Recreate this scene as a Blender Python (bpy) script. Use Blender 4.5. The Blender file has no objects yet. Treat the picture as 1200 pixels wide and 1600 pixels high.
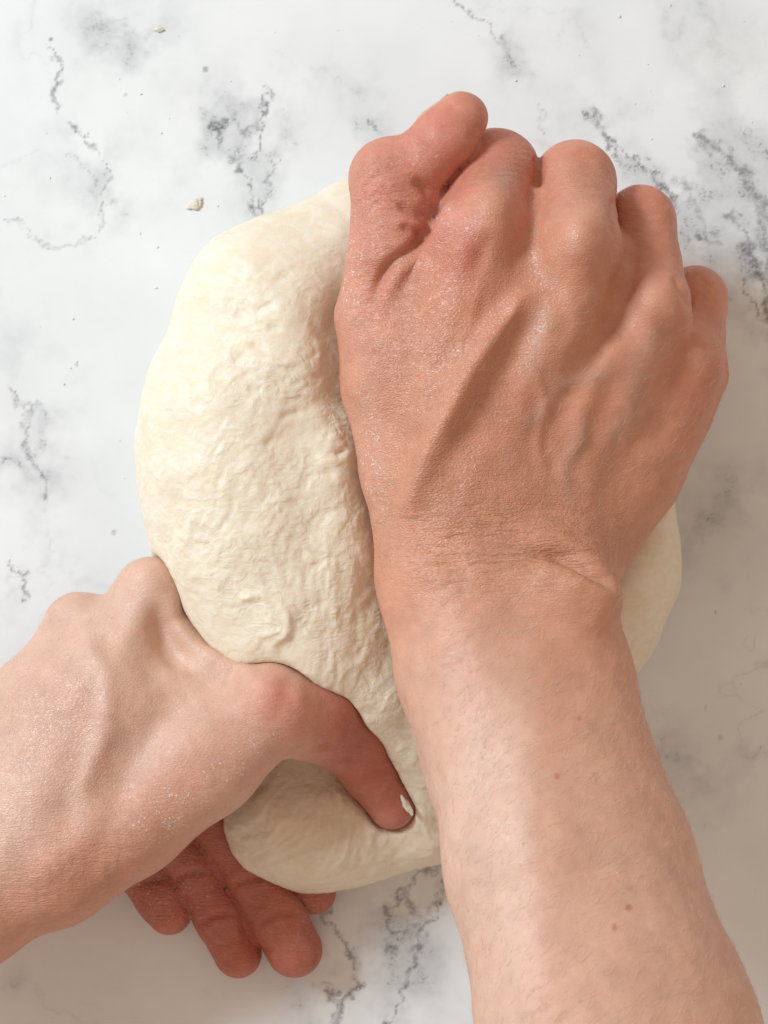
import bpy, math, time
import numpy as np
T0 = time.time()
F32 = np.float32
rng = np.random.default_rng(7)

# ------------------------------------------------------------------ camera
CAM_H = 75.0            # cm above the table
PXCM = 52.0             # photo pixels per cm on the table plane
CM = 0.01
sc = bpy.context.scene
cam = bpy.data.cameras.new('camera')
cam.sensor_fit = 'VERTICAL'; cam.sensor_height = 24.0; cam.sensor_width = 18.0
cam.lens = 24.0 * CAM_H / (1600 / PXCM)
cam.clip_start = 0.02; cam.clip_end = 50
cam.dof.use_dof = True; cam.dof.focus_distance = (CAM_H - 6.5) * CM; cam.dof.aperture_fstop = 18.0
camo = bpy.data.objects.new('camera', cam); sc.collection.objects.link(camo)
camo.location = (0, 0, CAM_H * CM)
sc.camera = camo

# ------------------------------------------------------------------ light
world = bpy.data.worlds.new('World'); sc.world = world; world.use_nodes = True
bg = world.node_tree.nodes['Background']
bg.inputs[0].default_value = (1.0, 0.81, 0.65, 1); bg.inputs[1].default_value = 0.54
from mathutils import Vector
def area_light(name, loc, target, size, size_y, power, col):
    l = bpy.data.lights.new(name, 'AREA'); l.shape = 'RECTANGLE'; l.size = size; l.size_y = size_y
    l.energy = power; l.color = col
    o = bpy.data.objects.new(name, l); sc.collection.objects.link(o)
    o.location = loc
    o.rotation_euler = (Vector(target) - Vector(loc)).to_track_quat('-Z', 'Y').to_euler()
    return o
# a window to the upper left of the table
KAZ, KEL, KD = math.radians(148), math.radians(40), 2.0
area_light('window_light', (KD*math.cos(KEL)*math.cos(KAZ), KD*math.cos(KEL)*math.sin(KAZ), KD*math.sin(KEL)),
           (0.0, 0.0, 0.04), 0.42, 0.42, 37.0, (0.75, 0.90, 1.0))
sc.view_settings.view_transform = 'Standard'; sc.view_settings.look = 'None'
sc.view_settings.exposure = 0.0; sc.view_settings.gamma = 1.0
sc.view_settings.use_curve_mapping = False
sc.render.engine = 'CYCLES'
sc.cycles.max_bounces = 6; sc.cycles.diffuse_bounces = 3; sc.cycles.glossy_bounces = 2; sc.cycles.transmission_bounces = 2

# ------------------------------------------------------------------ helpers: places
def P(u, v, z):
    """a point of the place (cm) given where the photo shows it and its height over the table"""
    s = (CAM_H - z) / CAM_H / PXCM
    return np.array([(u - 600) * s, (800 - v) * s, z], F32)
def RR(px, z):
    return px * (CAM_H - z) / CAM_H / PXCM
def to_uv(X):
    s = PXCM * CAM_H / (CAM_H - X[:, 2])
    return 600 + X[:, 0] * s, 800 - X[:, 1] * s

# ------------------------------------------------------------------ helpers: noise
def _hash(i, j, k, seed):
    h = (i.astype(np.uint32) * np.uint32(374761393) + j.astype(np.uint32) * np.uint32(668265263)
         + k.astype(np.uint32) * np.uint32(2147483647) + np.uint32(seed * 974711 + 13))
    h = (h ^ (h >> np.uint32(13))) * np.uint32(1274126177)
    h = h ^ (h >> np.uint32(16))
    return (h & np.uint32(0xffffff)).astype(F32) / F32(0xffffff)
def vnoise(X, seed=0):
    """smooth value noise in -1..1"""
    f = np.floor(X); t = (X - f).astype(F32); f = f.astype(np.int64)
    t = t * t * t * (t * (t * 6 - 15) + 10)
    r = 0
    for a in (0, 1):
        wa = t[:, 0] if a else 1 - t[:, 0]
        for b in (0, 1):
            wb = t[:, 1] if b else 1 - t[:, 1]
            for c in (0, 1):
                wc = t[:, 2] if c else 1 - t[:, 2]
                r = r + wa * wb * wc * _hash(f[:, 0] + a, f[:, 1] + b, f[:, 2] + c, seed)
    return r * 2 - 1
def fbm(X, oct=3, seed=0, gain=0.5):
    s = 0; a = 1.0
    for o in range(oct):
        s = s + a * vnoise(X * (2.03 ** o) + 17.3 * o, seed + o * 31); a *= gain
    return s
def sstep(a, b, x):
    t = np.clip((x - a) / (b - a), 0, 1); return t * t * (3 - 2 * t)

# ------------------------------------------------------------------ helpers: rounded shapes
BIG = F32(6.0)
MARG = 1.6
def cone(a, b, ra, rb, flat=1.0, n=(0, 0, 1)):
    a = np.asarray(a, F32); b = np.asarray(b, F32); n = np.asarray(n, F32); n = n / np.linalg.norm(n)
    d = b - a; L2 = float(d @ d) + 1e-9
    m = max(ra, rb) * max(1, flat) + MARG
    lo = np.minimum(a, b) - m; hi = np.maximum(a, b) + m
    def ev(X):
        out = np.full(len(X), BIG, F32)
        ix = np.nonzero(((X > lo) & (X < hi)).all(1))[0]
        if len(ix) == 0: return out
        q = X[ix] - a
        t = np.clip(q @ d / L2, 0, 1)
        w = q - t[:, None] * d
        if flat != 1.0:
            w = w + (w @ n)[:, None] * n * (1 / flat - 1)
        out[ix] = (np.sqrt((w * w).sum(1)) - (ra + (rb - ra) * t)) * min(flat, 1.0)
        return out
    return ev
def chain(pts, k=0.25, flat=1.0, n=(0, 0, 1)):
    """pts: (u, v, z, radius in photo pixels)"""
    c = [(P(*p[:3]), RR(p[3], p[2])) for p in pts]
    return U(k, *[cone(c[i][0], c[i + 1][0], c[i][1], c[i + 1][1], flat, n) for i in range(len(c) - 1)])
def ball(u, v, z, rpx, sx=1, sy=1, sz=1, rot=0):
    """ellipsoid, radius in photo pixels, scales along its own axes, turned by rot degrees in the table plane"""
    c = P(u, v, z); r = RR(rpx, z); rad = np.array([r * sx, r * sy, r * sz], F32)
    cr, sr = math.cos(math.radians(rot)), math.sin(math.radians(rot))
    M = np.array([[cr, -sr, 0], [sr, cr, 0], [0, 0, 1]], F32)
    m = rad.max() + MARG
    def ev(X):
        out = np.full(len(X), BIG, F32)
        ix = np.nonzero((np.abs(X - c) < m).all(1))[0]
        if len(ix) == 0: return out
        q = (X[ix] - c) @ M
        k0 = np.sqrt(((q / rad) ** 2).sum(1)); k1 = np.sqrt(((q / rad ** 2) ** 2).sum(1)) + 1e-6
        out[ix] = np.where(k0 < 1e-3, -rad.min(), k0 * (k0 - 1) / k1)
        return out
    return ev
def smin(a, b, k):
    if k <= 0: return np.minimum(a, b)
    h = np.maximum(k - np.abs(a - b), 0) / k
    return np.minimum(a, b) - h * h * k * F32(0.25)
def U(k, *fs):
    def ev(X):
        d = fs[0](X)
        for f in fs[1:]: d = smin(d, f(X), k)
        return d
    return ev
def SUB(k, base, *fs):
    def ev(X):
        d = base(X)
        for f in fs: d = -smin(-d, f(X), k)
        return d
    return ev

def surface_nets(f, lo, hi, h):
    lo = np.asarray(lo, F32); n = np.ceil((np.asarray(hi) - lo) / h / 4).astype(int) * 4
    C = 4
    cx = [lo[i] + (np.arange(n[i] // C) + 0.5) * C * h - h / 2 for i in range(3)]
    G = np.stack(np.meshgrid(*cx, indexing='ij'), -1).reshape(-1, 3).astype(F32)
    dc = f(G)
    act = np.abs(dc) < C * h * 0.87 * 1.35 + 0.08
    D = np.repeat(np.repeat(np.repeat(dc.reshape([m // C for m in n]), C, 0), C, 1), C, 2)
    A = np.repeat(np.repeat(np.repeat(act.reshape([m // C for m in n]), C, 0), C, 1), C, 2)
    idx = np.argwhere(A)
    D[A] = f((lo + idx * h).astype(F32))
    S = D < 0
    # cells
    corners = [(i, j, k) for i in (0, 1) for j in (0, 1) for k in (0, 1)]
    sl = lambda c: tuple(slice(c[i], n[i] - 1 + c[i]) for i in range(3))
    cnt = sum(S[sl(c)].astype(np.int8) for c in corners)
    mixed = (cnt > 0) & (cnt < 8)
    cells = np.argwhere(mixed)
    vid = np.full(mixed.shape, -1, np.int64); vid[mixed] = np.arange(len(cells))
    acc = np.zeros((len(cells), 3)); ne = np.zeros(len(cells))
    val = {c: D[sl(c)][mixed] for c in corners}
    for a in corners:
        for ax in range(3):
            if a[ax] == 0:
                b = tuple(1 if i == ax else a[i] for i in range(3))
                va, vb = val[a], val[b]; m = (va < 0) != (vb < 0)
                t = np.where(m, va / np.where(m, va - vb, 1), 0)
                p = np.tile(np.array(a, float), (len(cells), 1)); p[:, ax] = t
                acc[m] += p[m]; ne[m] += 1
    V = lo + (cells + acc / ne[:, None]) * h
    quads = []
    for ax in range(3):
        o1, o2 = [(1, 2), (2, 0), (0, 1)][ax]
        s0 = [slice(1, n[i] - 1) for i in range(3)]; s0[ax] = slice(0, n[ax] - 1)
        s1 = list(s0); s1[ax] = slice(1, n[ax])
        a = S[tuple(s0)]; b = S[tuple(s1)]
        e = np.argwhere(a != b)
        flip = a[tuple(e.T)]
        base = e + np.array([s.start for s in s0])
        def cell(d1, d2):
            q = base.copy(); q[:, o1] -= d1; q[:, o2] -= d2
            return vid[tuple(q.T)]
        q = np.stack([cell(1, 1), cell(0, 1), cell(0, 0), cell(1, 0)], 1)
        q[~flip] = q[~flip][:, ::-1]
        quads.append(q)
    return V.astype(F32), np.concatenate(quads)

def biggest(V, Q):
    lab = np.arange(len(V))
    while True:
        m = lab[Q].min(1); new = lab.copy()
        for i in range(4): np.minimum.at(new, Q[:, i], m)
        new = new[new]
        if (new == lab).all(): break
        lab = new
    keep = lab == np.bincount(lab).argmax()
    idx = np.cumsum(keep) - 1
    return V[keep], idx[Q[keep[Q[:, 0]]]]
def subdivide(V, Q):
    n = len(V)
    E = np.concatenate([Q[:, [0, 1]], Q[:, [1, 2]], Q[:, [2, 3]], Q[:, [3, 0]]])
    Es = np.sort(E, 1); key = Es[:, 0].astype(np.int64) * n + Es[:, 1]
    uq, inv = np.unique(key, return_inverse=True)
    mid = (V[uq // n] + V[uq % n]) * F32(0.5)
    fc = V[Q].mean(1)
    m = len(Q); e = inv.reshape(4, m) + n; c = np.arange(m) + n + len(uq)
    NQ = np.concatenate([np.stack([Q[:, i], e[i], c, e[i - 1]], 1) for i in range(4)])
    return np.concatenate([V, mid, fc]).astype(F32), NQ
def normals(V, Q):
    fn = np.cross(V[Q[:, 2]] - V[Q[:, 0]], V[Q[:, 3]] - V[Q[:, 1]])
    N = np.zeros((len(V), 3))
    for c in range(3):
        for i in range(4): N[:, c] += np.bincount(Q[:, i], fn[:, c], len(V))
    return (N / (np.linalg.norm(N, axis=1, keepdims=True) + 1e-12)).astype(F32)
def relax(V, Q, it=1, lam=0.5):
    for _ in range(it):
        acc = np.zeros_like(V, dtype=float); cnt = np.zeros(len(V))
        for i in range(4):
            a, b = Q[:, i], Q[:, (i + 1) % 4]
            for c in range(3): acc[:, c] += np.bincount(a, V[b, c], len(V)) + np.bincount(b, V[a, c], len(V))
            cnt += np.bincount(a, minlength=len(V)) + np.bincount(b, minlength=len(V))
        V = (V + lam * (acc / np.maximum(cnt, 1)[:, None] - V)).astype(F32)
    return V
def project(f, V, N, step=1.0):
    d = f(V); e = F32(0.03)
    g = (f(V + N * e) - d) / e
    g = np.clip(g, 0.35, 1.5)
    return V - N * np.clip(step * d / g, -0.15, 0.15)[:, None]
def mesh_from_field(f, lo, hi, h, sub=2):
    V, Q = surface_nets(f, lo, hi, h)
    V, Q = biggest(V, Q)
    V = relax(V, Q, 2, 0.5)
    for it in range(2): V = project(f, V, normals(V, Q))
    for s in range(sub):
        V, Q = subdivide(V, Q)
        V = relax(V, Q, 1, 0.5)
        V = project(f, V, normals(V, Q))
    bad = np.abs(f(V)) > 0.035                    # folds left in tight clefts: even them out
    bq = bad[Q].any(1); bad[Q[bq].ravel()] = True
    for it in range(12):
        V[bad] = relax(V, Q, 1, 0.9)[bad]
    return V, Q

def spline(pts, n=6):
    p = np.asarray(pts, float)
    if len(p) < 3: 
        t = np.linspace(0, 1, n * 2)[:, None]; return p[0] * (1 - t) + p[-1] * t
    q = np.vstack([2 * p[0] - p[1], p, 2 * p[-1] - p[-2]])
    out = []
    for i in range(1, len(q) - 2):
        for t in np.linspace(0, 1, n, endpoint=False):
            a, b, c, d = q[i - 1:i + 3]
            out.append(0.5 * (2 * b + (c - a) * t + (2 * a - 5 * b + 4 * c - d) * t * t + (3 * b - a - 3 * c + d) * t ** 3))
    out.append(p[-1]); return np.array(out)
def polydist(u, v, pts, reach):
    """distance to a curve and the position along it (0..1); inf beyond reach"""
    s = spline(pts)
    lo = s.min(0) - reach; hi = s.max(0) + reach
    D = np.full(len(u), 1e6, F32); Tt = np.zeros(len(u), F32); SD = np.zeros(len(u), F32)
    ix = np.nonzero((u > lo[0]) & (u < hi[0]) & (v > lo[1]) & (v < hi[1]))[0]
    if len(ix) == 0: return D, Tt, SD
    uu, vv = u[ix], v[ix]; best = np.full(len(ix), 1e6); bt = np.zeros(len(ix)); bs = np.zeros(len(ix))
    m = len(s) - 1
    for i in range(m):
        a, b = s[i], s[i + 1]; d = b - a; L2 = d @ d + 1e-9
        t = np.clip(((uu - a[0]) * d[0] + (vv - a[1]) * d[1]) / L2, 0, 1)
        dx = uu - a[0] - t * d[0]; dy = vv - a[1] - t * d[1]
        r = np.hypot(dx, dy); w = r < best
        best[w] = r[w]; bt[w] = (i + t[w]) / m; bs[w] = np.sign(d[0] * dy - d[1] * dx)[w]
    D[ix] = best; Tt[ix] = bt; SD[ix] = bs
    return D, Tt, SD
def ridge(u, v, pts, amp, sig, taper=0.2, flat_ends=False):
    D, T, _ = polydist(u, v, pts, sig * 3.2)
    g = np.exp(-0.5 * (D / sig) ** 2)
    if not flat_ends and taper > 0:
        g = g * sstep(0, taper, T) * sstep(0, taper, 1 - T) if taper < 0.5 else g * np.sin(np.pi * np.clip(T, 0, 1))
    return amp * g
def blob(u, v, cu, cv, su, sv, rot=0):
    c, s = math.cos(math.radians(rot)), math.sin(math.radians(rot))
    a = (u - cu) * c + (v - cv) * s; b = -(u - cu) * s + (v - cv) * c
    return np.exp(-0.5 * ((a / su) ** 2 + (b / sv) ** 2))

def build(name, V, Q, mat, parent=None, attrs=None, smooth=True):
    me = bpy.data.meshes.new(name)
    V = np.asarray(V, F32) * F32(CM)
    if isinstance(Q, np.ndarray):
        nq, w = Q.shape
        me.vertices.add(len(V)); me.vertices.foreach_set('co', V.ravel())
        me.loops.add(nq * w); me.loops.foreach_set('vertex_index', Q.ravel().astype(np.int32))
        me.polygons.add(nq); me.polygons.foreach_set('loop_start', (np.arange(nq) * w).astype(np.int32))
        me.update(calc_edges=True)
    else:
        me.from_pydata([tuple(p) for p in V], [], Q)
    if smooth: me.polygons.foreach_set('use_smooth', np.ones(len(me.polygons), bool))
    for k, a in (attrs or {}).items():
        if a.ndim == 2:
            at = me.attributes.new(k, 'FLOAT_COLOR', 'POINT')
            at.data.foreach_set('color', np.hstack([a, np.ones((len(a), 1))]).astype(F32).ravel())
        else:
            at = me.attributes.new(k, 'FLOAT', 'POINT'); at.data.foreach_set('value', a.astype(F32))
    me.materials.append(mat)
    o = bpy.data.objects.new(name, me); sc.collection.objects.link(o)
    if parent: o.parent = parent
    return o
def tag(o, label=None, cat=None, group=None, kind=None):
    for k, x in (('label', label), ('category', cat), ('group', group), ('kind', kind)):
        if x: o[k] = x
    return o

# ------------------------------------------------------------------ helpers: materials
class NT:
    def __init__(s, name):
        s.m = bpy.data.materials.new(name); s.m.use_nodes = True
        s.t = s.m.node_tree; s.t.nodes.clear()
        s.out = s.n('ShaderNodeOutputMaterial'); s.b = s.n('ShaderNodeBsdfPrincipled')
        s.l(s.b.outputs[0], s.out.inputs[0])
        s.co = s.n('ShaderNodeTexCoord').outputs['Object']
    def n(s, t, **kw):
        x = s.t.nodes.new(t)
        for k, v in kw.items(): setattr(x, k, v)
        return x
    def l(s, a, b): s.t.links.new(a, b)
    def put(s, sock, v):
        if hasattr(v, 'links'): s.l(v, sock)
        else: sock.default_value = v
    def attr(s, name, fac=False):
        a = s.n('ShaderNodeAttribute', attribute_name=name); return a.outputs['Fac' if fac else 'Color']
    def noise(s, scale, detail=3, rough=0.5, vec=None, dist=0):
        x = s.n('ShaderNodeTexNoise'); s.l(vec if vec else s.co, x.inputs['Vector'])
        x.inputs['Scale'].default_value = scale; x.inputs['Detail'].default_value = detail
        x.inputs['Roughness'].default_value = rough; x.inputs['Distortion'].default_value = dist
        return x.outputs['Fac']
    def voro(s, scale, feature='F1', vec=None, rand=1.0):
        x = s.n('ShaderNodeTexVoronoi', feature=feature); s.l(vec if vec else s.co, x.inputs['Vector'])
        x.inputs['Scale'].default_value = scale; x.inputs['Randomness'].default_value = rand
        return x.outputs['Distance']
    def math(s, op, a, b=0.0, c=0.0):
        x = s.n('ShaderNodeMath', operation=op)
        s.put(x.inputs[0], a); s.put(x.inputs[1], b); s.put(x.inputs[2], c); return x.outputs[0]
    def map(s, v, a, b, c=0.0, d=1.0, smooth=True):
        x = s.n('ShaderNodeMapRange', interpolation_type='SMOOTHSTEP' if smooth else 'LINEAR')
        s.put(x.inputs[0], v)
        for i, q in enumerate((a, b, c, d)): x.inputs[i + 1].default_value = q
        return x.outputs[0]
    def mix(s, f, a, b, mode='MIX'):
        x = s.n('ShaderNodeMix', data_type='RGBA', blend_type=mode)
        s.put(x.inputs[0], f); s.put(x.inputs[6], a); s.put(x.inputs[7], b); return x.outputs[2]
    def scalevec(s, sc3, rot=(0, 0, 0)):
        x = s.n('ShaderNodeMapping'); s.l(s.co, x.inputs[0])
        x.inputs['Rotation'].default_value = rot; x.inputs['Scale'].default_value = sc3
        return x.outputs[0]
    def bump(s, h, dist, strength=1.0, normal=None):
        x = s.n('ShaderNodeBump'); s.l(h, x.inputs['Height'])
        x.inputs['Distance'].default_value = dist; x.inputs['Strength'].default_value = strength
        if normal: s.l(normal, x.inputs['Normal'])
        return x.outputs[0]
    def set(s, k, v): s.put(s.b.inputs[k], v)

def mat_marble():
    s = NT('marble')
    vein = s.attr('vein', True); cloud = s.attr('cloud', True); brown = s.attr('warm', True)
    fine = s.noise(900, 4, 0.65)
    mid = s.noise(160, 5, 0.6)
    big = s.noise(14, 4, 0.55)
    # worn, broken print of the veins
    vk = s.math('MULTIPLY', vein, s.map(fine, 0.22, 0.55))
    vk = s.math('MULTIPLY', vk, s.map(mid, 0.32, 0.55, 0.25, 1.0))
    sp = s.math('MULTIPLY', s.map(s.math('MULTIPLY', cloud, s.map(mid, 0.40, 0.72)), 0.10, 0.55), s.map(fine, 0.48, 0.66))
    base = s.mix(s.map(big, 0.35, 0.7), (0.86, 0.875, 0.88, 1), (0.78, 0.795, 0.805, 1))
    soft = s.math('MULTIPLY', cloud, s.map(mid, 0.25, 0.75, 0.55, 1.0))
    base = s.mix(s.math('MULTIPLY', soft, 1.0), base, (0.42, 0.43, 0.45, 1))
    base = s.mix(s.math('MULTIPLY', brown, 0.5), base, (0.50, 0.44, 0.40, 1))
    base = s.mix(s.math('MULTIPLY', sp, 0.75), base, (0.17, 0.17, 0.185, 1))
    base = s.mix(s.math('MINIMUM', vk, 0.92), base, (0.15, 0.15, 0.165, 1))
    s.set('Base Color', base)
    s.set('Roughness', s.map(s.noise(60, 3), 0.3, 0.7, 0.36, 0.48)); s.set('Specular IOR Level', 0.4)
    s.set('Normal', s.bump(s.noise(1500, 2), 0.00004, 0.5))
    return s.m

def mat_dough():
    s = NT('dough')
    rough_a = s.attr('rough', True)
    vec = s.scalevec((1.0, 1.5, 1.0), (0, 0, 0.5))
    nA = s.noise(230, 4, 0.6, vec, 0.8); nB = s.noise(900, 3, 0.6)
    pale = s.mix(s.map(nA, 0.3, 0.7), (0.81, 0.695, 0.53, 1), (0.86, 0.77, 0.635, 1))
    col = s.mix(s.math('MULTIPLY', s.map(s.noise(75, 4, 0.6), 0.5, 0.75), 0.35), pale, (0.74, 0.58, 0.40, 1))
    s.set('Base Color', col)
    s.set('Subsurface Weight', 0.35); s.b.inputs['Subsurface Radius'].default_value = (1.0, 0.62, 0.36)
    s.set('Subsurface Scale', 0.0025)
    s.set('Roughness', s.map(nA, 0.3, 0.7, 0.62, 0.42)); s.set('Specular IOR Level', 0.35)
    h = s.math('ADD', s.math('MULTIPLY', s.math('SUBTRACT', nA, 0.5), rough_a), s.math('MULTIPLY', nB, 0.12))
    s.set('Normal', s.bump(h, 0.0007, 0.9))
    return s.m

def mat_skin():
    s = NT('skin')
    base = s.attr('tone'); flour = s.attr('flour', True); grain = s.attr('grain', True)
    blot = s.noise(130, 3, 0.6)
    col = s.mix(s.map(blot, 0.35, 0.75, 0.0, 0.13), base, (0.60, 0.25, 0.17, 1))
    fr = s.noise(420, 4, 0.6)
    col = s.mix(s.map(fr, 0.45, 0.75, 0.0, 0.11), col, (0.85, 0.60, 0.46, 1))
    fn = s.noise(1500, 3, 0.6); fn2 = s.noise(240, 3, 0.6)
    fm = s.math('MULTIPLY', flour, s.map(fn2, 0.40, 0.60))
    fmask = s.map(s.math('ADD', s.math('MULTIPLY', fm, 0.17), fn), 0.68, 0.80)
    fmask = s.math('MULTIPLY', fmask, s.map(flour, 0.02, 0.25))
    powder = s.math('MULTIPLY', s.math('MULTIPLY', flour, s.map(fn, 0.35, 0.65)), 0.14)
    col2 = s.mix(s.math('MAXIMUM', s.math('MULTIPLY', fmask, 0.65), powder), col, (0.90, 0.83, 0.76, 1))
    s.set('Base Color', col2)
    s.set('Subsurface Weight', 0.30); s.b.inputs['Subsurface Radius'].default_value = (1.0, 0.33, 0.17)
    s.set('Subsurface Scale', 0.0022)
    s.set('Roughness', s.math('ADD', s.math('ADD', s.map(grain, 0.2, 1.0, 0.54, 0.38), s.map(s.noise(700, 3), 0.3, 0.7, -0.05, 0.07)), s.math('MULTIPLY', fm, 0.3)))
    s.set('Specular IOR Level', 0.55)
    # skin lines: small stretched cells, plus finer crossing ones
    wv = s.n('ShaderNodeVectorMath', operation='ADD')
    s.l(s.co, wv.inputs[0])
    wn = s.n('ShaderNodeTexNoise'); s.l(s.co, wn.inputs['Vector']); wn.inputs['Scale'].default_value = 160
    wm = s.n('ShaderNodeVectorMath', operation='SCALE'); s.l(wn.outputs['Color'], wm.inputs[0]); wm.inputs['Scale'].default_value = 0.0022
    s.l(wm.outputs[0], wv.inputs[1])
    mp = s.n('ShaderNodeMapping'); s.l(wv.outputs[0], mp.inputs[0])
    mp.inputs['Rotation'].default_value = (0, 0, 0.35); mp.inputs['Scale'].default_value = (0.6, 1.3, 0.9)
    c1 = s.map(s.voro(1350, 'DISTANCE_TO_EDGE', mp.outputs[0]), 0.0, 0.3)
    c2 = s.noise(2200, 2)
    c3 = s.noise(300, 3)
    h = s.math('ADD', s.math('MULTIPLY', s.math('MULTIPLY', c1, grain), 0.6), s.math('MULTIPLY', c2, 0.18))
    lin = s.attr('lines', True)
    def linenoise(rot, sx, sy):
        mm = s.n('ShaderNodeMapping'); s.l(wv.outputs[0], mm.inputs[0])
        mm.inputs['Rotation'].default_value = (0, 0, rot); mm.inputs['Scale'].default_value = (sx, sy, sy * 0.6)
        q = s.noise(1.0, 2, 0.5, mm.outputs[0])
        return s.math('ABSOLUTE', s.math('SUBTRACT', q, 0.5))
    ln = s.math('ADD', s.map(linenoise(-0.12, 90, 900), 0.0, 0.10), s.math('MULTIPLY', s.map(linenoise(0.75, 260, 1100), 0.0, 0.10), 0.6))
    h = s.math('ADD', h, s.math('MULTIPLY', s.math('MULTIPLY', ln, lin), 0.95))
    h = s.math('ADD', h, s.math('MULTIPLY', c3, 0.35))
    h = s.math('ADD', h, s.math('MULTIPLY', fmask, 0.4))
    s.set('Normal', s.bump(h, 0.00017, 0.9))
    return s.m
def mat_plain(name, col, rough=0.5, sss=0.0):
    s = NT(name)
    s.set('Base Color', s.mix(s.map(s.noise(500, 3), 0.3, 0.7), tuple(c * 0.9 for c in col) + (1,), tuple(col) + (1,)))
    s.set('Roughness', rough)
    if sss: s.set('Subsurface Weight', sss); s.set('Subsurface Scale', 0.002)
    s.set('Normal', s.bump(s.noise(900, 3), 0.0002, 0.5))
    return s.m

MARBLE, DOUGH, SKIN = mat_marble(), mat_dough(), mat_skin()
NAIL = mat_plain('nail', (0.66, 0.33, 0.25), 0.32, 0.2)
HAIR = mat_plain('hair', (0.74, 0.58, 0.42), 0.45)
SCRAP = mat_plain('dough_scrap', (0.82, 0.76, 0.64), 0.6, 0.2)
FLOUR = mat_plain('flour', (0.84, 0.83, 0.80), 0.9)

# ================================================================== the table
def make_table():
    W2, H2 = 14.0, 18.0; st = 0.055
    xs = np.concatenate([np.linspace(-110, -W2, 24)[:-1], np.arange(-W2, W2, st), np.linspace(W2, 110, 24)])
    ys = np.concatenate([np.linspace(-110, -H2, 24)[:-1], np.arange(-H2, H2, st), np.linspace(H2, 110, 24)])
    X, Y = np.meshgrid(xs, ys, indexing='ij')
    u = (600 + X * PXCM).ravel(); v = (800 - Y * PXCM).ravel()
    p3 = np.stack([X.ravel(), Y.ravel(), np.zeros(X.size)], 1)
    ins = (np.abs(p3[:, 0]) < W2 + 1) & (np.abs(p3[:, 1]) < H2 + 1)
    wu = u + 8 * fbm(p3 * 1.1, 3, 1) + 7.0 * fbm(p3 * 4.5, 3, 2, .65); wv = v + 8 * fbm(p3 * 1.1, 3, 3) + 7.0 * fbm(p3 * 4.5, 3, 4, .65)
    vein = np.zeros(len(u)); cloud = np.zeros(len(u)); warm = np.zeros(len(u))
    VE = [  # curve, strength, half width, halo
        ([(72, 70), (95, 100), (92, 150), (125, 205), (152, 242), (170, 275), (165, 310), (166, 335)], .75, 2.6, .10),
        ([(168, 330), (150, 365), (115, 385), (60, 370), (35, 350), (0, 340)], .40, 2.2, .10),
        ([(100, 235), (140, 278), (162, 325), (185, 318)], .35, 2.0, .05),
        ([(415, 135), (412, 175), (400, 212), (392, 250)], .85, 2.6, .10),
        ([(340, 190), (347, 222), (372, 258), (386, 290), (400, 325)], .90, 3.6, .12),
        ([(360, 185), (380, 205), (400, 190)], .6, 5, .16),
        ([(420, 245), (426, 262), (414, 292), (416, 338)], .8, 2.8, .06),
        ([(430, 80), (500, 110), (570, 152), (588, 200), (602, 228)], .14, 2.0, .10),
        ([(572, 180), (582, 195), (592, 212)], .8, 2.2, .04),
        ([(700, 0), (735, 28), (765, 55), (785, 75), (803, 104)], .62, 2.2, .07),
        ([(778, 62), (796, 82), (800, 100)], .6, 3.0, .07),
        ([(850, 160), (848, 180), (852, 200)], .55, 1.8, .02),
        ([(918, 168), (945, 200), (972, 222), (995, 245), (1022, 280), (1048, 322)], .95, 3.6, .08),
        ([(930, 168), (948, 205), (968, 240), (972, 258)], .75, 5.0, .06),
        ([(1028, 288), (1045, 305), (1052, 328)], .8, 4.5, .05),
        ([(1085, 212), (1100, 235), (1130, 240), (1165, 268)], .75, 9, .16),
        ([(1060, 290), (1085, 330), (1105, 360), (1130, 385)], .55, 7, .12),
        ([(1085, 375), (1105, 365), (1120, 385)], .8, 5, .06),
        ([(1165, 270), (1185, 320), (1195, 370), (1210, 420)], .65, 10, .16),
        ([(1165, 390), (1185, 430), (1200, 480), (1215, 540)], .85, 9, .14),
        ([(1160, 435), (1172, 465), (1190, 500)], .8, 4, .08),
        ([(1140, 330), (1165, 365), (1172, 372)], .7, 3, .05),
        ([(870, 60), (890, 30), (910, 60), (930, 90)], .12, 2.5, .08),
        ([(760, 20), (820, 10), (880, 20)], .1, 2.0, .08),
        ([(15, 615), (42, 650), (48, 700), (62, 745), (72, 785)], .68, 4.0, .10),
        ([(30, 630), (50, 640), (40, 665)], .5, 6, .10),
        ([(10, 880), (28, 888), (40, 900), (38, 945)], .7, 3, .08),
        ([(80, 840), (100, 880), (130, 920)], .12, 3, .08),
        ([(700, 1345), (650, 1378), (612, 1425), (600, 1470), (612, 1490)], .75, 5, .14),
        ([(690, 1375), (668, 1440), (655, 1500), (628, 1555), (600, 1605)], .80, 4, .14),
        ([(640, 1400), (655, 1430), (640, 1470)], .7, 7, .12),
        ([(505, 1425), (530, 1465), (552, 1500), (560, 1535), (540, 1560), (520, 1600)], .85, 4, .12),
        ([(500, 1535), (525, 1565), (515, 1600)], .8, 6, .12),
        ([(1062, 838), (1060, 858), (1064, 885)], .5, 3.0, .0),
        ([(1045, 1190), (1065, 1200), (1090, 1205)], .14, 16, .14),
        ([(1060, 860), (1090, 830), (1120, 800), (1160, 780)], .12, 14, .12),
        ([(150, 30), (190, 60), (215, 65), (240, 40)], .16, 8, .16),
        ([(130, 60), (160, 20), (200, 40), (205, 85)], .20, 3, .08),
        ([(60, 1540), (80, 1570), (120, 1600)], .15, 4, .1),
        ([(1085, 20), (1120, 50), (1130, 80)], .12, 8, .10),
    ]
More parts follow.
